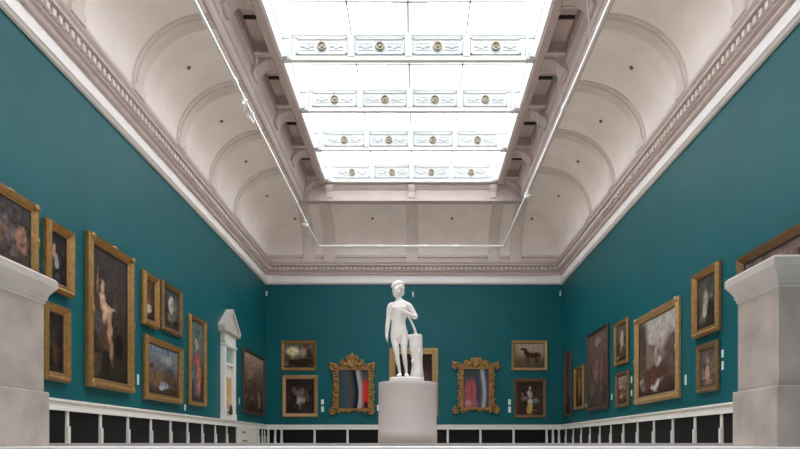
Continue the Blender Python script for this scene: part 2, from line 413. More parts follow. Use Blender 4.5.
for i in range(len(BEAMS) - 1):
    for k in range(4):
        if i > 5: break
        g = MB(); g.box((PX[k] + .022 - (.1 if k == 0 else 0), BEAMS[i + 1] + .1, GL + .03), (PX[k + 1] - .022 + (.1 if k == 3 else 0), BEAMS[i] - .0, GL + .04)); g.build('pane', M['glass'], win)
def skylight_beam(i, yf):
    root = tag(bpy.data.objects.new('trim_%d' % (10 + i), None), kind='structure'); COL.objects.link(root)
    yb = yf + .10
    a = MB(); a.box((IL, yf, ZE + .03), (IR, yb, GL + .02)); bt = MB(); bt.box((IL, yf - .03, ZE - .01), (IR, yb + .01, ZE + .06)); bt.build('beam_moulding', M['skywhite_lit'], root); a.box((IL, yf - .02, ZE + .06), (IR, yf, ZE + .11))
    a.box((IL, yf - .04, GL - .10), (IR, yb + .02, GL - .04)); a.box((IL, yf - .02, GL - .15), (IR, yf, GL - .10))
    for x in PX[1:4]: a.box((x - .09, yf - .035, ZE + .1), (x + .09, yf, GL - .1))
    for s, x in ((1, IL), (-1, IR)): a.box((x, yf - .06, ZE - .0), (x + s * .26, yb + .04, GL - .06)); a.box((x, yf - .12, ZE + .03), (x + s * .16, yb + .1, ZE + .34)); a.box((x, yf - .09, GL - .2), (x + s * .2, yb + .07, GL - .06))
    a.build('beam', M['skywhite_dim'], root)
    for k in range(4):
        x0 = PX[k] + (.30 if k == 0 else .12); x1 = PX[k + 1] - (.30 if k == 3 else .12)
        p = MB(); z0, z1 = ZE + .15, GL - .17
        for (u0, u1, w0, w1) in ((x0, x1, z0, z0 + .035), (x0, x1, z1 - .035, z1), (x0, x0 + .035, z0, z1), (x1 - .035, x1, z0, z1)): p.box((u0, yf - .03, w0), (u1, yf, w1))
        xm = (x0 + x1) / 2; zm = (z0 + z1) / 2
        for s in (-1, 1):
            for q in range(3): p.ell((xm + s * (.28 + .13 * q), yf - .006, zm + .02 * (-1) ** q), (.08, .02, .045), 10, 6)
            for q in (-1, 1): p.box((xm + s * .2, yf - .014, zm + q * .09 - .01), (xm + s * .6, yf, zm + q * .09 + .01))
        p.build('panel_moulding', M['skypanel_dim'], root)
        m_ = MB(); ring = [(xm + .105 * math.cos(t), yf - .04, zm + .105 * math.sin(t)) for t in [2 * math.pi * j / 20 for j in range(21)]]
        m_.tube(ring, .028, 8, up=(0, 1, 0)); m_.tube([(xm, yf - .005, zm), (xm, yf - .03, zm)], .1, 20); m_.ell((xm + .01, yf - .04, zm), (.04, .03, .055), 10, 8)
        m_.build('medallion', M['brass'], root)
for i, y in enumerate(BEAMS[:6]): skylight_beam(i, y if i else y - .14)
# outer roof steelwork seen through the glazing
b = MB()
b.box((-.27 - .55, YN, 13.6), (-.27 + .55, YS + .5, 13.7))
for s in (-1, 1):
    b.box((-.27 + s * 3.9, YN, 12.3), (-.27 + s * 4.25, YS + .5, 12.9))
y = YS
while y > YN:
    for s in (-1, 1): b.tube([(-.27 + s * 4.0, y, 12.6), (-.27 + s * .4, y - 1.2, 13.6)], .035, 6)
    y -= 2.69
tag(b.build('ceiling_lantern', M['steel']), kind='structure')

# ---------------------------------------------------------------- dado
ZR0, ZR1 = .63, .85
def dado(name, wall, spans, posts, panels, extra=None):
    """coordinates along the wall; T maps (along, out, z)"""
    if wall == 'L': T = lambda u, o, z: (XL + o, u, z)
    elif wall == 'R': T = lambda u, o, z: (XR - o, u, z)
    else: T = lambda u, o, z: (u, YB - o, z)
    b = MB()
    for u0, u1 in spans:
        b.box(T(u0, 0, ZR0), T(u1, .07, ZR1 - .03)); b.box(T(u0, 0, ZR1 - .04), T(u1, .11, ZR1)); b.box(T(u0, 0, ZR0), T(u1, .09, ZR0 + .03))
    root = tag(b.build(name, M['whitepaint']), kind='structure')
    for u0, u1 in panels:
        p = MB(); p.box(T(u0, 0.002, 0), T(u1, .025, ZR0)); p.build('panel', M['black'], root)
    for u in posts:
        p = MB(); p.box(T(u - .05, 0.002, .03), T(u + .04, .055, ZR0)); p.box(T(u - .055, 0.002, .0), T(u + .045, .085, .33)); p.build('post', M['post'], root)
    return root, T
gap = (23.35, 26.6)
pl = [12.1 - 1.26 * k for k in range(4, -9, -1)][::-1]
pl = sorted(12.1 + 1.262 * k for k in range(-4, 9))
root, T = dado('trim_20', 'L', [(YLED, YB)], pl + [26.66, 27.25, 27.7], list(zip([YLED] + pl, pl + [gap[0]])) + [(26.66, 27.25), (27.25, 27.7), (27.7, YB)])
b = MB(); b.box(T(gap[0], 0, .02), T(gap[1], .08, ZR0 + .02)); b.build('white_access_panel', M['post'], root)
b = MB(); b.box(T(24.0, .08, .40), T(24.5, .09, .47)); b.box(T(24.0, .08, .07), T(24.7, .09, .13)); b.build('vent_grille', M['vent'], root)
pr_ = sorted(13.2 + 1.262 * k for k in range(-5, 12))
dado('trim_21', 'R', [(YLED, YB)], pr_, list(zip([YLED] + pr_, pr_ + [YB])))
pb = [(x - HX) / 22 for x in (282, 314.9, 347.8, 380.7, 413.5, 447.8, 480.4, 513.5, 546.5)]
pc = [(x - HX) / 22 for x in (268.7, 275.6, 552.8, 558.8)]
allp = sorted(pb + pc)
dado('trim_22', 'B', [(XL, XR)], allp, list(zip([XL] + allp, allp + [XR])))

# ---------------------------------------------------------------- doorcase on the left wall
door = tag(bpy.data.objects.new('door_1', None), kind='structure'); COL.objects.link(door); door.location = (XL, 22.27, .85); door.rotation_euler = (0, 0, R(90))
W_ = .66   # half width; local x along wall, -y out of wall
b = MB()
for s in (-1, 1): b.box((s * W_, 0, 0), (s * (W_ - .17), -.15, 2.75)); b.box((s * (W_ + .03), 0, 0), (s * (W_ - .2), -.18, .22)); b.box((s * (W_ - .04), -.15, .3), (s * (W_ - .13), -.17, 2.55))
b.box((-W_, 0, 2.6), (W_, -.15, 3.1)); b.box((-W_ - .04, 0, 2.62), (W_ + .04, -.19, 2.7)); b.box((-W_ + .17, 0, 1.95), (W_ - .17, -.13, 2.05)); b.box((-W_ + .17, 0, 0), (W_ - .17, -.12, .1))
b.build('door_frame', M['whitepaint'], door)
b = MB(); b.box((-.93, 0, 3.1), (.93, -.25, 3.2)); b.box((-.88, 0, 3.05), (.88, -.2, 3.1))
b.prism([(-.80, 3.2), (.80, 3.2), (0, 3.86)], 0, -.20, 'y')
for s in (-1, 1): b.prism([(s * .95, 3.2), (s * .95, 3.28), (0, 4.0), (0, 3.86), (s * .75, 3.26), (s * .75, 3.2)], 0, -.26, 'y')
b.build('pediment', M['stone_cap'], door)
b = MB(); b.box((-.43, 0, .1), (.43, -.04, 1.95)); b.box((-.36, -.04, 1.15), (.36, -.06, 1.85)); b.box((-.36, -.04, .15), (-.18, -.07, 1.1)); b.box((.22, -.04, .15), (.36, -.07, 1.1)); b.build('door_leaf', M['whitepaint'], door)
b = MB(); b.box((-.34, -.03, .47), (.20, -.115, 1.52)); b.build('amber_panel', M['amber'], door)
b = MB(); b.tube([(.02, -.16, .18), (.02, -.16, .27), (.02, -.16, .44), (.02, -.16, .54)], [.05, .07, .05, .02], 12); b.box((-.01, -.17, .26), (.05, -.05, .30)); b.build('door_handle', M['bronze'], door)
b = MB(); b.box((-.43, 0, 2.05), (.43, -.05, 2.6)); b.build('transom_pane', mat('grey_green_glass', (.30, .42, .42), .12, .3, 5), door)

# ---------------------------------------------------------------- stone pedestals
def pedestal(xc, label):
    r = empty('stone_pedestal', (xc, 5.57, -.031), 0, label, 'pedestal')
    b = MB(); b.box((-.37, -.37, 0), (.37, .37, .52)); b.build('base_block', M['stone'], r, bevel=.012)
    b = MB(); b.box((-.335, -.335, .50), (.335, .335, 1.40)); b.build('shaft', M['stone'], r, bevel=.006)
    b = MB(); pr = [(.335, 1.36), (.345, 1.37), (.345, 1.395), (.355, 1.40), (.362, 1.44), (.385, 1.48), (.405, 1.51), (.415, 1.525), (.42, 1.53), (.42, 1.592), (.40, 1.612)]
    vs = []; fs = []
    for h, z in pr: vs += [(-h, -h, z), (h, -h, z), (h, h, z), (-h, h, z)]
    for i in range(len(pr) - 1):
        for k in range(4): fs.append((4 * i + k, 4 * i + (k + 1) % 4, 4 * i + 4 + (k + 1) % 4, 4 * i + 4 + k))
    n = len(pr) - 1; fs += [(3, 2, 1, 0), (4 * n, 4 * n + 1, 4 * n + 2, 4 * n + 3)]
    b.add(vs, fs); b.build('cap', M['stone_cap'], r)
pedestal(3.40, 'square pale stone pedestal with moulded cap, cut off by the right edge of the view')
pedestal(-3.92, 'square pale stone pedestal with moulded cap, cut off by the left edge of the view')

# ---------------------------------------------------------------- plinth and statue
YP = 10.1
pp = ((378.3 + 437) / 2 - HX) / 61.0
b = MB(); b.lathe([(.484, 0), (.484, .19), (.476, .20), (.476, .9), (.476, .978), (.47, .985)], seg=72)
o = b.build('cylindrical_plinth', M['plinth'], smooth=False); o.location = (pp, YP, 0)
tag(o, 'lilac-grey cylindrical plinth under the white marble statue', 'plinth')
for p in o.data.polygons: p.use_smooth = abs(p.normal.z) < .5
def SP(px, py, d=0): return ((px - HX) / 61.0 - pp, d, (HY - py) / 61.0 - .985)
st = empty('marble_statue', (pp, YP, .985), 0, 'white marble statue of a nude youth leaning by a tree stump on a round plinth', 'statue')
body = MB()
def limb(ch, seg=14, sub=4):
    pts = []
    for c in ch:
        r = c[3]; r = r if isinstance(r, tuple) else (r, r)
        pts.append((*SP(c[0], c[1], c[2]), r[0], r[1]))
    q = catmull(pts, sub)
    body.tube([p[:3] for p in q], [(max(p[3], .004), max(p[4], .004)) for p in q], seg)
    for e in (q[0], q[-1]):
        m_ = min(e[3], e[4]); body.ell(e[:3], (m_, m_, m_), 12, 8)
# torso and hips
limb([(398.9, 299.5, 0, (.05, .05)), (399.3, 301.6, .0, (.09, .06)), (399.5, 303.6, 0, (.150, .078)), (399.5, 306.5, 0, (.158, .092)), (399.3, 311, -.01, (.142, .10)), (399, 316.5, -.005, (.126, .092)), (398.5, 322, 0, (.114, .083)), (398.7, 328, 0, (.126, .088)), (399.2, 334, .005, (.142, .1)), (399.2, 338.5, .005, (.12, .09))], 20)
body.ell(SP(395.3, 309.3, -.065), (.058, .04, .048)); body.ell(SP(403.3, 309.3, -.065), (.058, .04, .048))
body.ell(SP(398.7, 328, -.045), (.075, .04, .10))
# legs
limb([(394.6, 335, 0, .070), (394.9, 341, -.01, .062), (396, 348.5, -.03, .050), (397.1, 356, -.05, .039), (397.8, 362, -.02, (.036, .048)), (399, 368, .0, .026), (399.8, 373.5, 0, .022)])
limb([(403.6, 335, 0, .075), (403.9, 341, -.01, .068), (404.1, 348.5, -.03, .053), (404.5, 356, -.04, .040), (405.2, 362, 0, (.036, .048)), (405.9, 368, .02, .026), (406.4, 373.5, .025, .023)])
for (x, y0) in ((400.2, 0.), (406.2, .025)):
    s = -1 if x < 402 else .6
    limb([(x, 374.9, y0 + .035, .026), (x + s * .3, 375.2, y0 - .03, (.032, .028)), (x + s * 1.0, 376.1, y0 - .10, (.04, .02)), (x + s * 1.3, 376.6, y0 - .145, (.034, .013))])
    for k in range(5): body.ell(SP(x + s * 1.35 + (k - 2) * 0.9, 376.75, y0 - .155 + .006 * abs(k - 1)), (.009, .018, .009), 8, 6)
# hanging right arm and its hand
limb([(393.5, 305.2, 0, .045), (390.8, 306.2, 0, .052), (389.2, 311, .005, .045), (388.6, 318, .01, .040), (388, 322, .0, .040), (387.4, 328, -.02, .036), (386.9, 334.5, -.035, .026)])
limb([(386.9, 334.5, -.035, (.022, .026)), (386.9, 337.3, -.04, (.022, .034)), (387.2, 339.6, -.045, (.019, .036))])
for k, ln in enumerate((2.6, 3.2, 3.3, 2.8)):
    dd = -.075 + k * .02
    limb([(387, 339.2, dd, .0095), (387.4, 339.2 + ln * .6, dd + .002, .009), (387.9, 339.2 + ln * 1.15, dd + .006, .0075)], 8, 3)
limb([(386.8, 336.3, -.062, .011), (387.2, 338.6, -.085, .0105), (387.7, 340.6, -.092, .009)], 8, 3)
# bent left arm and its hand on the chest
limb([(405.5, 305, 0, .045), (408.4, 306, 0, .054), (411.6, 310, .0, .047), (414.4, 315, -.01, .042), (415.4, 317.4, -.03, .04), (412.8, 317.6, -.085, .037), (409, 315.6, -.125, .03), (406.8, 314.3, -.14, .024)])
limb([(406.8, 314.3, -.14, (.022, .016)), (404.6, 313.4, -.145, (.032, .015)), (403.2, 313, -.14, (.034, .014))])
for k in range(4):
    limb([(403.4, 311.5 + k * 1.05, -.145, .0095), (401.9, 311.7 + k * 1.05, -.15, .009), (400.9, 312.4 + k * 1.0, -.135, .0075)], 8, 3)
limb([(405.4, 312.2, -.15, .011), (404.5, 310.4, -.15, .0105), (403.6, 309.6, -.14, .009)], 8, 3)
# neck, head and face
limb([(399.5, 303, .01, .062), (398.8, 299.5, .0, .05), (398.3, 296, -.005, .05)])
HC = Vector(SP(397.5, 290.6, -.01))
rt = Matrix.Rotation(R(8), 3, 'Y') @ Matrix.Rotation(R(14), 3, 'Z').inverted()
def H(x, y, z): return HC + rt @ Vector((x, y, z))
body.ell(H(0, .01, .02), (.084, .098, .095), 20, 14, rt); body.ell(H(0, -.02, -.045), (.066, .072, .08), 18, 12, rt)
body.ell(H(0, -.075, -.095), (.024, .022, .02)); body.ell(H(0, -.078, .022), (.045, .018, .010), rot=rt)
body.tube([H(0, -.088, .015), H(0, -.108, -.015), H(0, -.112, -.03)], [.009, .013, .015], 10); body.ell(H(0, -.104, -.034), (.019, .012, .009), rot=rt)
body.ell(H(0, -.09, -.06), (.024, .011, .007), rot=rt); body.ell(H(0, -.088, -.071), (.02, .011, .008), rot=rt)
for s in (-1, 1): body.ell(H(s * .03, -.083, .002), (.015, .012, .009), rot=rt); body.ell(H(s * .076, .0, -.01), (.012, .02, .03), rot=rt); body.ell(H(s * .036, -.06, -.04), (.026, .026, .03), rot=rt)
body.ell(SP(399.2, 338.3, -.095), (.018, .022, .03), 10, 8)
bo = body.build('body', M['marble'], st, smooth=True)
rm = bo.modifiers.new('remesh', 'REMESH'); rm.mode = 'VOXEL'; rm.voxel_size = .0065; rm.use_smooth_shade = True
sm = bo.modifiers.new('smooth', 'SMOOTH'); sm.factor = .5; sm.iterations = 3
hair = MB(); hair.ell(H(0, .03, .052), (.104, .108, .094), 20, 14, rt); hair.ell(H(.012, .045, -.02), (.098, .075, .08), 18, 12, rt)
hair.ell(H(.01, .0, .10), (.07, .08, .06), 16, 10, rt)
random.seed(3)
for k in range(44):
    a = random.uniform(0, 2 * math.pi); e = random.uniform(.05, 1.3)
    hair.ell(H(.092 * math.cos(a) * math.cos(e), .02 + .106 * math.sin(a) * math.cos(e), .05 + .095 * math.sin(e)), (.024, .022, .02), 8, 6)
for k in (0, 1, 2, 6, 7, 8): a = R(-160 + 17.5 * k); hair.ell(H(.1 * math.cos(a), .005 + .098 * math.sin(a), .042), (.022, .018, .02), 8, 6)
ho = hair.build('hair', M['marble'], st, smooth=True)
rm = ho.modifiers.new('remesh', 'REMESH'); rm.mode = 'VOXEL'; rm.voxel_size = .007; rm.use_smooth_shade = True
# stump, rod and base
s_ = MB(); prof = []
vs = []; fs = []; seg = 28
levels = [(379, .125, 416), (374, .100, 416.8), (366, .086, 417.1), (358, .090, 416.8), (350, .102, 415.9), (342, .104, 415.6), (337, .102, 415.8), (335.2, .100, 415.9), (334.6, .088, 416)]
for j, (py, r, lx) in enumerate(levels):
    cx, cy, cz = SP(lx, py, .03)
    for k in range(seg):
        th = 2 * math.pi * k / seg; rr = r * (1 + .07 * math.sin(5 * th + j * .5) + .05 * math.sin(9 * th - j * .8)); vs.append((cx + rr * math.cos(th), cy + rr * math.sin(th), cz))
for j in range(len(levels) - 1):
    for k in range(seg): fs.append((j * seg + k, j * seg + (k + 1) % seg, (j + 1) * seg + (k + 1) % seg, (j + 1) * seg + k))
fs += [tuple(range(seg))[::-1], tuple((len(levels) - 1) * seg + k for k in range(seg))]
s_.add(vs, fs)
s_.tube([SP(407.2, 337.5, .02), SP(409.2, 337, .03), SP(412, 338, .04)], [.045, .04, .04], 10)
s_.ell(SP(419.5, 352, -.07), (.022, .02, .03), 10, 8); s_.ell(SP(413, 362, -.08), (.03, .02, .035), 10, 8)
s_.build('tree_stump', M['marble'], st, smooth=True)
r_ = MB(); q = catmull([SP(407.4, 317.5, -.13), SP(410.4, 321, -.09), (SP(413.3, 326.5, -.04)), SP(415.4, 332, 0), SP(416, 336, .02)], 5)
r_.tube(q, [.014 + .010 * i / len(q) for i in range(len(q))], 10); r_.build('curved_rod', M['marble'], st, smooth=True)
b = MB(); vs = []; seg = 36
for z, k_ in ((0, 1.0), (.065, .99), (.088, .94)):
    for k in range(seg):
        th = 2 * math.pi * k / seg; ex = 2.6; c, s = math.cos(th), math.sin(th)
        vs.append((SP(406.8, 0)[0] + .285 * k_ * math.copysign(abs(c) ** (2 / ex), c), .02 + .24 * k_ * math.copysign(abs(s) ** (2 / ex), s), z + .0))
fs = [(j * seg + k, j * seg + (k + 1) % seg, (j + 1) * seg + (k + 1) % seg, (j + 1) * seg + k) for j in range(2) for k in range(seg)] + [tuple(range(seg))[::-1], tuple(2 * seg + k for k in range(seg))]
b.add(vs, fs); b.build('base_slab', M['marble'], st)

# ---------------------------------------------------------------- framed paintings
def rect_sweep(b, w, h, prof):
    """prof: (inset from outer edge, distance out of the wall) -> local x, -y, z (z from 0)"""
    n = len(prof); vs = []
    for (i, d) in prof: vs += [(-w / 2 + i, -d, i), (w / 2 - i, -d, i), (w / 2 - i, -d, h - i), (-w / 2 + i, -d, h - i)]
    fs = []
    for j in range(n - 1):
        for k in range(4): fs.append((4 * j + k, 4 * j + (k + 1) % 4, 4 * j + 4 + (k + 1) % 4, 4 * j + 4 + k))
    b.add(vs, fs)
def framed(loc, rz, w, h, fw, dep, fm, pm, label, group='framed paintings on the teal walls', orn=0, slip=True):
    r = empty('framed_painting', loc, rz, label, 'painting', group)
    b = MB()
    rect_sweep(b, w, h, [(.02, .0), (0, .012), (0, dep * .55), (fw * .10, dep * .8), (fw * .18, dep * .78), (fw * .28, dep), (fw * .42, dep * .95), (fw * .62, dep * .62), (fw * .78, dep * .5), (fw * .84, dep * .6), (fw * .92, dep * .55), (fw, dep * .4), (fw, dep * .2)])
    if orn:
        for sx in (-1, 1):
            for z in (fw * .42, h - fw * .42): b.ell((sx * (w / 2 - fw * .42), -dep * .95, z), (fw * .38, dep * .22, fw * .38), 12, 8)
            b.ell((sx * (w / 2 - fw * .3), -dep * .95, h / 2), (fw * .25, dep * .2, fw * .5), 10, 8)
        for z in (fw * .3, h - fw * .3): b.ell((0, -dep * .95, z), (fw * .6, dep * .2, fw * .25), 10, 8)
    b.build('frame', fm, r)
    if slip:
        b = MB(); rect_sweep(b, w - 2 * fw + .01, h - 2 * fw + .01, [(0, dep * .42), (.03, dep * .36), (.03, dep * .2)]); o = b.build('inner_slip', M['gilt_dark'] if fm is M['darkwood'] else M['slip'], r); o.location = (0, 0, fw - .005)
    b = MB(); b.box((-w / 2 + fw * .9, -dep * .28, fw * .9), (w / 2 - fw * .9, -.01, h - fw * .9)); b.build('canvas', pm, r)
    return r
def side(wall, x0, x1, yt0, yt1, yb0, yb1, fwpx, fm, pm, label, dep=.10, **k):
    """pixel corners of a frame hung on a side wall; x0<x1"""
    Xn, Xf = (abs(XL), abs(XL) - dep * .6) if wall == 'L' else (XR, XR - dep * .6)
    if wall == 'R': Xn, Xf = Xf, Xn
    Y0 = F * Xn / abs(x0 - HX); Y1 = F * Xf / abs(x1 - HX)
    zt = ((HY - yt0) * Y0 + (HY - yt1) * Y1) / 2 / F; zb = ((HY - yb0) * Y0 + (HY - yb1) * Y1) / 2 / F
    w = abs(Y1 - Y0); yc = (Y0 + Y1) / 2
    return framed((XL + .002 if wall == 'L' else XR - .002, yc, zb), R(90) if wall == 'L' else R(-90), w, zt - zb, fwpx, dep, fm, pm, label, **k)
def back(x0, x1, y0, y1, fw, fm, pm, label, dep=.09, **k):
    s = (YB - dep * .6) / F
    return framed(((x0 + x1) / 2 * s - HX * s, YB - .002, (HY - y1) * s), 0, (x1 - x0) * s, (y1 - y0) * s, fw, dep, fm, pm, label, **k)
dk = (.018, .012, .010); br = (.05, .028, .018); mbn = (.10, .06, .035)
G = M['gilt']; GP = M['gilt_pale']; GD = M['gilt_dark']
# left wall
side('L', -28, 38.2, 168, 205, 262, 276, .17, G, painting_mat('p1', [(.05,.035,.03), (.07,.05,.05), (.06,.05,.05), (.05,.045,.05)], [(.80,.40,.13,.22,(.28,.15,.11)), (.55,.45,.12,.20,(.12,.09,.09)), (.3,.4,.14,.2,(.13,.08,.05))], 4, .6), 'large gilt-framed brown figure painting partly hidden above the left stone pedestal', orn=1)
side('L', 41.5, 73.3, 218, 232.5, 289, 297.5, .17, G, painting_mat('p2', [dk, (.02,.018,.02), (.025,.022,.025)], [(.28,.62,.10,.13,(.45,.25,.17)), (.42,.45,.12,.13,(.30,.27,.24))], 3, .4), 'gilt-framed dark portrait of a pale-faced figure, upper of the pair beside the left pedestal', dep=.16)
side('L', 40, 69.6, 301, 308.5, 381, 381.5, .16, G, painting_mat('p3', [dk, (.03,.02,.015), (.02,.015,.012)], [(.55,.35,.2,.2,(.07,.03,.02))], 4, .5), 'small gilt-framed very dark painting, lower of the pair beside the left pedestal', dep=.14)
side('L', 84, 132.7, 230.5, 259, 387.5, 392.5, .19, G, painting_mat('p4', [(.022,.018,.012), (.04,.026,.018), (.055,.04,.035), (.045,.038,.04)],
     [(.32,.62,.09,.07,(.60,.40,.27)), (.42,.52,.13,.07,(.62,.42,.30)), (.50,.56,.16,.025,(.50,.33,.22)), (.40,.34,.10,.14,(.10,.04,.02)), (.50,.40,.07,.12,(.40,.25,.17)), (.55,.26,.05,.10,(.30,.19,.13)), (.30,.70,.045,.035,(.45,.28,.18)), (.18,.74,.03,.10,(.20,.12,.07))], 3, .35), 'tallest gilt-framed painting, a pale nude figure on a dark ground, on the left wall', dep=.17, orn=1)
side('L', 140, 158.5, 269, 279.5, 324, 329.5, .17, G, painting_mat('p5', [dk, (.05,.03,.02), (.10,.06,.03)], [(.5,.30,.25,.10,(.45,.40,.35)), (.5,.55,.2,.15,(.12,.07,.04))], 4, .5), 'narrow gilt-framed painting touching the left side of the misty landscape, left wall', dep=.15)
side('L', 159.3, 182, 279.5, 291, 330, 338, .15, GD, painting_mat('p6', [(.04,.03,.03), (.09,.07,.06), (.10,.10,.10), (.05,.05,.055)], [(.5,.6,.16,.25,(.40,.38,.36)), (.55,.3,.25,.1,(.16,.12,.10)), (.2,.5,.1,.4,(.03,.025,.02))], 4, .5), 'gilt-framed misty grey landscape above the blue-skied one on the left wall', dep=.12)
side('L', 142, 182, 333.5, 348.5, 400.5, 403, .17, G, painting_mat('p7', [(.05,.03,.02), (.12,.07,.04), (.13,.13,.15), (.16,.20,.28)], [(.3,.3,.2,.15,(.20,.11,.05)), (.7,.38,.2,.12,(.08,.06,.04)), (.6,.75,.2,.1,(.28,.28,.30))], 4, .4), 'gilt-framed landscape with a dull blue sky, lower left wall below the misty one', dep=.15)
side('L', 187.3, 206, 313.5, 321.5, 405.5, 406.5, .13, G, painting_mat('p8', [(.05,.04,.03), (.07,.05,.04), (.10,.14,.15), (.12,.13,.12)], [(.50,.52,.20,.10,(.45,.09,.05)), (.62,.30,.17,.22,(.45,.14,.09)), (.40,.28,.12,.22,(.07,.11,.16)), (.45,.72,.12,.06,(.45,.30,.20)), (.5,.85,.2,.06,(.05,.12,.09))], 4, .5), 'tall narrow gilt-framed painting of a red-robed figure, left wall before the white doorcase', dep=.12)
side('L', 242, 264.3, 348.5, 357.5, 413.5, 416, .10, M['darkwood'], painting_mat('p9', [(.03,.02,.010), (.07,.045,.03), (.16,.11,.085), (.34,.25,.20)], [(.35,.70,.15,.08,(.30,.17,.13)), (.55,.35,.2,.2,(.08,.05,.03))], 4, .5), 'dark-framed brown painting between the white doorcase and the left far corner', dep=.09)
# back wall
back(281.2, 316.5, 340.6, 370.8, .14, G, painting_mat('p10', [(.05,.03,.015), (.08,.05,.03), (.20,.18,.13), (.14,.13,.11)], [(.30,.66,.22,.20,(.75,.62,.36)), (.55,.22,.55,.18,(.03,.014,.008)), (.85,.55,.12,.25,(.06,.04,.02)), (.75,.85,.12,.12,(.16,.05,.03)), (.62,.62,.15,.2,(.28,.27,.22))], 3, .35), 'small gilt-framed landscape with a yellow-white glow, top left of the far wall')
back(282, 317.8, 375.2, 417.2, .17, GP, painting_mat('p11', [dk, (.03,.018,.015), (.035,.022,.018), (.02,.014,.012)], [(.48,.40,.10,.16,(.40,.33,.30)), (.62,.38,.08,.10,(.36,.28,.25)), (.5,.60,.18,.14,(.16,.11,.10)), (.75,.5,.07,.2,(.09,.06,.06)), (.3,.65,.08,.1,(.12,.08,.07))], 5, .5), 'gilt-framed dark group painting, lower left of the far wall', orn=1)
back(389, 438.3, 348, 416.5, .28, GP, painting_mat('p12', [dk, (.03,.016,.012), (.035,.018,.015), (.025,.013,.010)], [(.72,.62,.10,.12,(.10,.07,.06)), (.3,.45,.15,.2,(.07,.04,.03))], 4, .5), 'gilt-framed dark painting half hidden behind the statue on the far wall', dep=.1)
back(511.7, 547.5, 340.4, 370.6, .13, GP, painting_mat('p13', [(.10,.07,.04), (.15,.11,.07), (.38,.30,.23), (.42,.34,.27)], [(.60,.50,.20,.12,(.06,.018,.01)), (.44,.55,.09,.14,(.06,.018,.01)), (.37,.66,.06,.15,(.05,.016,.01)), (.29,.75,.09,.05,(.05,.016,.01)), (.73,.52,.09,.13,(.06,.018,.01)), (.41,.31,.025,.17,(.05,.02,.01)), (.47,.31,.022,.16,(.05,.02,.01)), (.71,.31,.025,.17,(.05,.02,.01)), (.77,.32,.022,.16,(.05,.02,.01)), (.84,.48,.03,.13,(.05,.02,.01))], 2, .2, .04, 0), 'gilt-framed painting of a brown horse, top right of the far wall')
back(514, 546.3, 378.5, 418, .14, GD, painting_mat('p14', [(.05,.03,.02), (.06,.035,.028), (.05,.03,.028), (.04,.02,.015)], [(.50,.62,.11,.10,(.50,.47,.40)), (.52,.40,.10,.12,(.55,.50,.42)), (.48,.20,.12,.18,(.50,.33,.10)), (.28,.48,.14,.09,(.20,.14,.14)), (.72,.42,.12,.08,(.16,.17,.22)), (.22,.60,.06,.06,(.28,.10,.07)), (.50,.80,.04,.05,(.40,.38,.34))], 3, .3), 'gilt-framed painting of a figure in white and yellow, lower right of the far wall')
# right wall
side('R', 564.3, 572.6, 353.5, 350.3, 416.5, 417, .10, M['darkwood'], painting_mat('p15', [dk, (.05,.035,.03), (.06,.045,.04)], [(.5,.5,.2,.25,(.09,.06,.05))], 4, .5), 'dark-framed narrow painting nearest the far corner on the right wall')
side('R', 574.6, 585, 367, 365, 409.5, 409, .12, G, painting_mat('p16', [dk, (.10,.05,.02), (.14,.08,.03)], [(.5,.5,.2,.25,(.28,.16,.06))], 4, .5), 'small gilt-framed painting left of the dark full-length one on the right wall')
side('R', 587.3, 609.6, 334, 325, 411.5, 409.3, .11, M['darkwood'], painting_mat('p17', [(.06,.045,.04), (.10,.06,.055), (.10,.06,.055), (.14,.10,.09)], [(.45,.5,.08,.18,(.22,.12,.10)), (.68,.52,.07,.2,(.20,.11,.10)), (.25,.48,.07,.16,(.15,.08,.07)), (.5,.88,.2,.06,(.28,.22,.20))], 4, .4), 'tall dark-framed brown group painting on the right wall between smaller gilt ones')
side('R', 614.5, 629.7, 323, 318.4, 366, 363.4, .13, G, painting_mat('p18', [dk, (.06,.045,.035), (.12,.10,.09)], [(.5,.6,.16,.25,(.42,.37,.32)), (.5,.2,.3,.12,(.08,.05,.03))], 4, .4), 'small gilt-framed painting of a pale figure, upper of the pair left of the big landscape')
side('R', 615.8, 630.3, 373, 370.5, 407.7, 406, .12, GD, painting_mat('p19', [(.06,.035,.02), (.11,.06,.03), (.20,.15,.12), (.26,.22,.20)], [(.5,.45,.2,.15,(.22,.08,.04))], 4, .5), 'small dull gilt landscape, lower of the pair left of the big landscape')
side('R', 635.3, 681.8, 318.5, 297.2, 404.3, 398.5, .20, GP, painting_mat('p20', [(.05,.025,.018), (.10,.055,.04), (.26,.20,.17), (.48,.43,.40), (.44,.41,.39)], [(.88,.48,.20,.28,(.12,.085,.075)), (.08,.66,.20,.36,(.09,.065,.05)), (.30,.50,.10,.16,(.20,.15,.13)), (.60,.30,.3,.10,(.09,.05,.035)), (.30,.22,.2,.12,(.11,.05,.03)), (.5,.50,.06,.14,(.34,.30,.27))], 2.6, .3), 'largest gilt-framed painting on the right wall, a pale-skied landscape of buildings', dep=.14, orn=1)
side('R', 692.7, 722.3, 273, 264, 338.3, 331.3, .16, G, painting_mat('p21', [(.03,.022,.015), (.05,.045,.04), (.07,.07,.06), (.06,.06,.055)], [(.45,.55,.13,.2,(.30,.28,.24)), (.38,.35,.08,.12,(.40,.36,.30)), (.7,.3,.2,.2,(.025,.018,.012))], 3, .4), 'gilt-framed dark landscape with pale trees, upper of the pair beside the right pedestal', dep=.14)
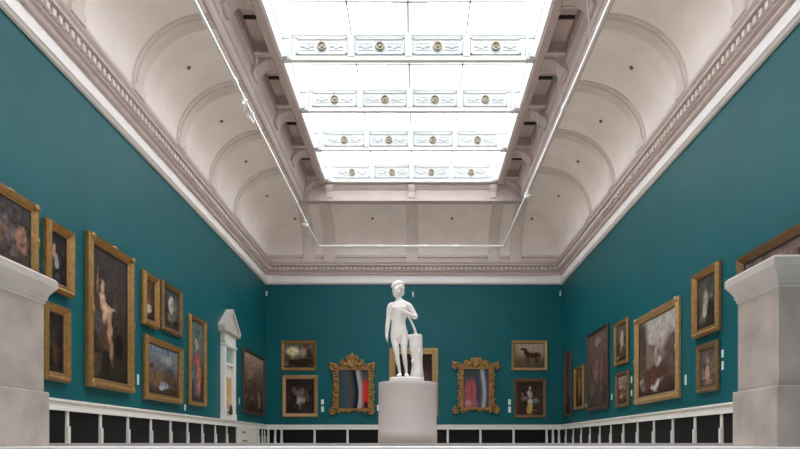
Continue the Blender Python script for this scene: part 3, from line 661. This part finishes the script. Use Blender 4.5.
side('R', 697, 720.5, 346, 339.6, 393.6, 390.3, .13, GD, painting_mat('p22', [(.10,.07,.05), (.14,.10,.08), (.12,.09,.075)], [(.45,.33,.13,.25,(.42,.27,.23)), (.45,.70,.10,.09,(.34,.22,.17)), (.5,.12,.3,.08,(.25,.15,.10))], 4, .4), 'small dull-framed portrait of a child in pink, lower of the pair beside the right pedestal')
side('R', 738, 832, 260, 206, 300, 262, .17, GD, painting_mat('p23', [(.10,.07,.06), (.13,.10,.10), (.16,.12,.12)], [(.5,.5,.2,.3,(.24,.16,.15))], 3, .4), 'large brown-framed painting mostly hidden behind the right stone pedestal', dep=.16)

# ---------------------------------------------------------------- two carved gilt frames with banded pictures
def scroll(b, cx, cz, r, a0, turns, dirn, y=-.12, th=.035, flat=.9):
    pts = []; rs = []; n = int(18 * turns) + 4
    for i in range(n):
        t = i / (n - 1); a = a0 + dirn * 2 * math.pi * turns * t; rr = r * (1 - .82 * t)
        pts.append((cx + rr * math.cos(a), y - .03 * t, cz + rr * math.sin(a))); rs.append(th * (1 - .45 * t))
    b.tube(pts, rs, 8, up=(0, 1, 0)); b.ell(pts[-1], (th * .9, th, th * .9), 10, 8)
def leaf(b, cx, cz, ang, ln, wd, y=-.11):
    m3 = Matrix.Rotation(-ang, 3, 'Y')
    c = Vector((cx, y, cz)) + m3 @ Vector((ln / 2, 0, 0))
    b.ell(c, (ln / 2, .035, wd / 2), 12, 8, m3)
def carved(x0, x1, y0, y1, ix0, ix1, iy0, iy1, pm, label, variant):
    s = (YB - .1) / F
    w, h = (x1 - x0) * s, (y1 - y0) * s; cx = (x0 + x1) / 2
    r = empty('carved_gilt_frame', ((cx - HX) * s, YB - .002, (HY - y1) * s), 0, label, 'painting', 'carved gilt frames on the far wall')
    a0, a1 = (ix0 - cx) * s, (ix1 - cx) * s; c0, c1 = (y1 - iy1) * s, (y1 - iy0) * s
    b = MB()
    for (e, d0, d1) in ((.10, 0, .07), (.05, .05, .12)):
        b.box((a0 - e, -d0, c0 - e), (a0, -d1, c1 + e)); b.box((a1, -d0, c0 - e), (a1 + e, -d1, c1 + e)); b.box((a0, -d0, c0 - e), (a1, -d1, c0)); b.box((a0, -d0, c1), (a1, -d1, c1 + e))
    b.build('inner_moulding', M['gilt'], r)
    b = MB(); rect_pts = []
    for t in range(96):
        a = 2 * math.pi * t / 96; c_, s_n = math.cos(a), math.sin(a); m_ = max(abs(c_) / 1, abs(s_n) / 1)
        sx, sz = c_ / m_, s_n / m_
        k_ = .07 * math.sin(9 * a + variant) + .05 * math.sin(17 * a)
        px = (a0 + a1) / 2 + sx * ((a1 - a0) / 2 + .20 + k_ + (.05 if abs(sx * sz) > .6 else 0)); pz = (c0 + c1) / 2 + sz * ((c1 - c0) / 2 + (.17 if sz > 0 else .13) + k_)
        rect_pts.append(((px, pz), ((a0 + a1) / 2 + sx * ((a1 - a0) / 2 + .02), (c0 + c1) / 2 + sz * ((c1 - c0) / 2 + .02))))
    n_ = len(rect_pts); vs = []
    for o_, i_ in rect_pts: vs += [(o_[0], -.01, o_[1]), (o_[0], -.05, o_[1]), ((o_[0] + i_[0]) / 2, -.10, (o_[1] + i_[1]) / 2), (i_[0], -.09, i_[1])]
    b.add(vs, [(4 * i + j, 4 * ((i + 1) % n_) + j, 4 * ((i + 1) % n_) + j + 1, 4 * i + j + 1) for i in range(n_) for j in range(3)]); b.build('carved_ground', M['gilt'], r, smooth=True)
    X = w / 2
    for sg in (-1, 1):
        b = MB()
        fl = (lambda a: a) if sg > 0 else (lambda a: math.pi - a)
        # sides: stacked C scrolls with leaves
        n = 5; zs = [c0 + (c1 - c0) * (i + .5) / n for i in range(n)]
        for i, z in enumerate(zs):
            xm = sg * (a1 - a0) / 2 + (a0 + a1) / 2 + sg * (.14 + .03 * math.sin(i * 2.1 + variant))
            scroll(b, xm, z, .13, fl(R(200)), .95, -sg if i % 2 else sg, th=.04); leaf(b, xm + sg * .02, z + .1, fl(R(60)), .2, .09); leaf(b, xm, z - .08, fl(R(-50)), .17, .08)
        # corners flaring out
        for (z, up) in ((c1 + .10, 1), (c0 - .08, -1)):
            xx = sg * (X - .17)
            scroll(b, xx, z + up * .06, .17, fl(R(-90 * up)), 1.15, sg * up, th=.05); leaf(b, xx, z + up * .05, fl(R(up * 50)), .28 if up > 0 else .2, .11); leaf(b, xx, z, fl(R(up * 15)), .22, .10)
            leaf(b, xx - sg * .08, z, fl(R(up * 100)), .22 if up > 0 else .12, .10)
            scroll(b, xx - sg * .3, z + up * .02, .12, fl(R(90 * up)), .9, -sg * up, th=.04)
            leaf(b, xx - sg * .22, z, fl(R(up * 170)), .28, .10)
        b.build('carved_scrollwork', M['gilt'], r, smooth=True)
    b = MB(); zt = c1 + .12
    hh = (h - zt) * (1 if variant == 0 else .72)
    for k in range(3): leaf(b, 0, zt - .02, R(60 + 30 * k), hh * (.86, 1, .86)[k], .2)
    for sg in (-1, 1):
        fl = (lambda a: a) if sg > 0 else (lambda a: math.pi - a)
        scroll(b, sg * .13, zt + hh * .62, .12, fl(R(-60)), 1.1, sg, y=-.14, th=.05); scroll(b, sg * .42, zt + hh * .28, .13, fl(R(120)), 1.1, -sg, th=.045); leaf(b, sg * .2, zt + .06, fl(R(40)), .36, .12)
    for sg in (-1, 1):
        fl = (lambda a: a) if sg > 0 else (lambda a: math.pi - a)
        scroll(b, sg * .24, zt + .02, .15, fl(R(150)), 1.1, -sg, th=.045); leaf(b, sg * .3, zt + .08, fl(R(20)), .24, .09)
    b.ell((0, -.15, zt + .04), (.11, .06, .09)); b.build('crest', M['gilt'], r, smooth=True)
    b = MB(); b.box((a0 - .02, -.05, c0 - .02), (a1 + .02, -.01, c1 + .02)); b.build('picture', pm, r)
bl = (.035, .065, .085)
pmL = stripe_mat('banded_picture_blue', [(0, (.10, .06, .03)), (.06, bl), (.28, (.05, .075, .10)), (.36, (.09, .06, .045)), (.46, (.03, .05, .07)), (.52, (.012, .012, .02)), (.60, (.012, .012, .02)), (.635, (.42, .42, .42)), (.72, (.36, .36, .37)), (.78, (.10, .10, .11)), (.84, (.06, .06, .07)), (1, (.08, .05, .05))], .05,
                 [(.88, .36, .11, .40, (.60, .035, .03)), (.90, .10, .06, .10, (.02, .01, .01))])
pmR = stripe_mat('banded_picture_pink', [(0, (.05, .04, .03)), (.1, (.10, .07, .08)), (.35, (.06, .05, .06)), (.5, (.035, .045, .06)), (.58, (.05, .06, .09)), (.66, (.06, .07, .11)), (.72, (.30, .30, .32)), (.80, (.36, .36, .37)), (.85, (.10, .10, .14)), (.93, (.04, .04, .08)), (1, (.10, .06, .04))], .05,
                 [(.20, .34, .17, .36, (.30, .08, .10)), (.36, .40, .16, .34, (.36, .075, .09)), (.30, .10, .26, .16, (.32, .09, .11)), (.20, .12, .12, .09, (.40, .19, .21)), (.33, .45, .03, .25, (.22, .06, .08)), (.3, .88, .35, .13, (.05, .055, .06))])
carved(329.5, 374.5, 352.3, 415.2, 338.5, 368.5, 370, 408.5, pmL, 'carved gilt frame round blue, white and red wavy bands, left of the statue', 0)
carved(452.5, 499.5, 353.2, 415, 463.5, 489, 369, 407.5, pmR, 'carved gilt frame round a blurred pink and grey picture, right of the statue', 1)

# ---------------------------------------------------------------- wall labels and sensors
def card(wall, x, y0, y1, label, wpx=1.6):
    if wall == 'B': s = (YB - .01) / F; loc = ((x - HX) * s, YB - .001, (HY - y1) * s); w = .12; h = (y1 - y0) * s; rz = 0
    else:
        X = XL if wall == 'L' else XR; Y = F * abs(X) / abs(x - HX); s = Y / F; loc = (X + (.001 if wall == 'L' else -.001), Y, (HY - y1) * s); h = (y1 - y0) * s; w = .08; rz = R(90) if wall == 'L' else R(-90)
    r = empty('wall_label', loc, rz, label, 'label', 'white caption cards on the walls')
    b = MB(); b.box((-w / 2, -.014, 0), (w / 2, 0, h)); b.build('card', M['label'], r)
card('B', 322.5, 399.5, 404.5, 'small white caption card beside the dark group painting, upper of two'); card('B', 322.5, 406.5, 411.7, 'small white caption card beside the dark group painting, lower of two')
card('B', 509.5, 399.3, 405, 'small white caption card right of the pink banded picture, upper of two'); card('B', 509.5, 406.8, 412.6, 'small white caption card right of the pink banded picture, lower of two')
card('B', 378.3, 405, 411, 'small white caption card between the carved frame and the plinth')
card('L', 137.7, 374.5, 385, 'white caption card right of the tallest painting on the left wall')
card('L', 184.8, 404.5, 410.5, 'white caption card left of the red-robed painting on the left wall'); card('L', 239, 398, 404.5, 'small white caption card just past the white doorcase')
card('R', 723, 350, 357.5, 'white caption card beside the right pedestal, upper of two'); card('R', 723, 361.5, 370, 'white caption card beside the right pedestal, lower of two')
card('R', 686, 375, 385, 'white caption card right of the big landscape on the right wall'); card('R', 631.8, 376.5, 383, 'white caption card left of the big landscape, upper of two'); card('R', 631.8, 390, 396, 'white caption card left of the big landscape, lower of two')
card('R', 612, 394, 400, 'white caption card right of the tall dark-framed group painting')
card('R', 586.3, 403.5, 407, 'small white caption card left of the tall dark-framed group painting')
def sensor(x, y, label):
    s = (YB - .03) / F
    o = empty('wall_sensor', ((x - HX) * s, YB - .001, (HY - y) * s - .12), 0, label, 'sensor', 'small white detectors high on the far wall')
    b = MB(); b.box((-.035, -.05, 0), (.035, 0, .22)); b.build('housing', M['metalwhite'], o, bevel=.01)
    b = MB(); b.ell((0, -.05, .09), (.03, .02, .035), 12, 8); b.build('lens', M['label'], o, smooth=True)
sensor(264.7 + 1.8, 293.3, 'small white detector on the far wall at its top left corner'); sensor(413, 294, 'small white detector on the far wall just right of the statue head'); sensor(560.3, 293.5, 'small white detector on the far wall at its top right corner')

# ---------------------------------------------------------------- lighting track
ZK, YK, KL, KR = 8.46, 26.4, -4.27, 3.68
tr = empty('lighting_track', (0, YK, ZK), 0, 'white lighting track hung below the cove along both sides and the far end', 'lighting track')
def tbar(name, a, c, m, cross=.045):
    b = MB(); a = Vector(a); c = Vector(c); lo = [min(p, q) for p, q in zip(a, c)]; hi = [max(p, q) for p, q in zip(a, c)]
    b.box((lo[0] - cross / 2, lo[1] - cross / 2, lo[2] - .03), (hi[0] + cross / 2, hi[1] + cross / 2, hi[2] + .03)); return b.build(name, m, tr)
tbar('side_rail', (KL, YN + .2 - YK, 0), (KL, 0, 0), M['metalwhite'], .055); tbar('side_rail', (KR, YN + .2 - YK, 0), (KR, 0, 0), M['metalwhite'], .055); tbar('end_rail', (KL, 0, 0), (KR, 0, 0), M['metalwhite'], .1)
b = MB()
for x in (KL, KR):
    y = YN + 1
    while y < YK - .1: b = MB(); b.tube([(x, y - YK, .03), (x * .965, y - YK, ZT - .08 - ZK)], .004, 5); b.build('suspension_wire', M['steel'], tr); y += 2.69
for x in (-2.5, -.27, 2.0): b = MB(); b.tube([(x, 0, .03), (x, -.4, ZE - ZK)], .004, 5); b.build('suspension_wire', M['steel'], tr)
for x, y in ((KL, 14.4), (KL, 11.5), (KL, 21.6), (KR, 11.2), (KR, 15.5), (KR, 21.0)): b = MB(); b.box((x - .045, y - YK - .12, -.045), (x + .045, y - YK + .12, .045)); b.build('joint', M['frieze'], tr)
for x in (-2.85, -1.55, .3, 1.6): b = MB(); b.box((x - .12, -.07, -.05), (x + .12, .07, .05)); b.build('joint', M['frieze'], tr)
def spot(x, y, tilt, label):
    r = empty('track_spotlight', (x, y, ZK - .031), tilt, label, 'spotlight', 'small spotlights on the lighting track')
    b = MB(); b.box((-.035, -.09, -.05), (.035, .09, 0)); b.build('adapter', M['metalwhite'], r)
    b = MB(); b.tube([(0, 0, -.04), (0, 0, -.13)], .014, 8); b.build('stem', M['metalwhite'], r)
    b = MB(); b.tube([(-.10, 0, -.14), (.02, 0, -.17), (.10, 0, -.20), (.11, 0, -.205)], [.04, .05, .055, .045], 16); b.build('lamp_head', M['metalwhite'], r)
spot(KL, F * 4.27 / (HX - 250.5), R(75), 'white spotlight on the left track, nearer of the two on that side'); spot(KL, F * 4.27 / (HX - 247.5) - .35, R(110), 'white spotlight just behind the nearer one on the left track')
spot(KL, 23.3, 0, 'small white spotlight near the far end of the left track'); spot(KR, 20.6, R(180), 'small white spotlight near the far end of the right track')
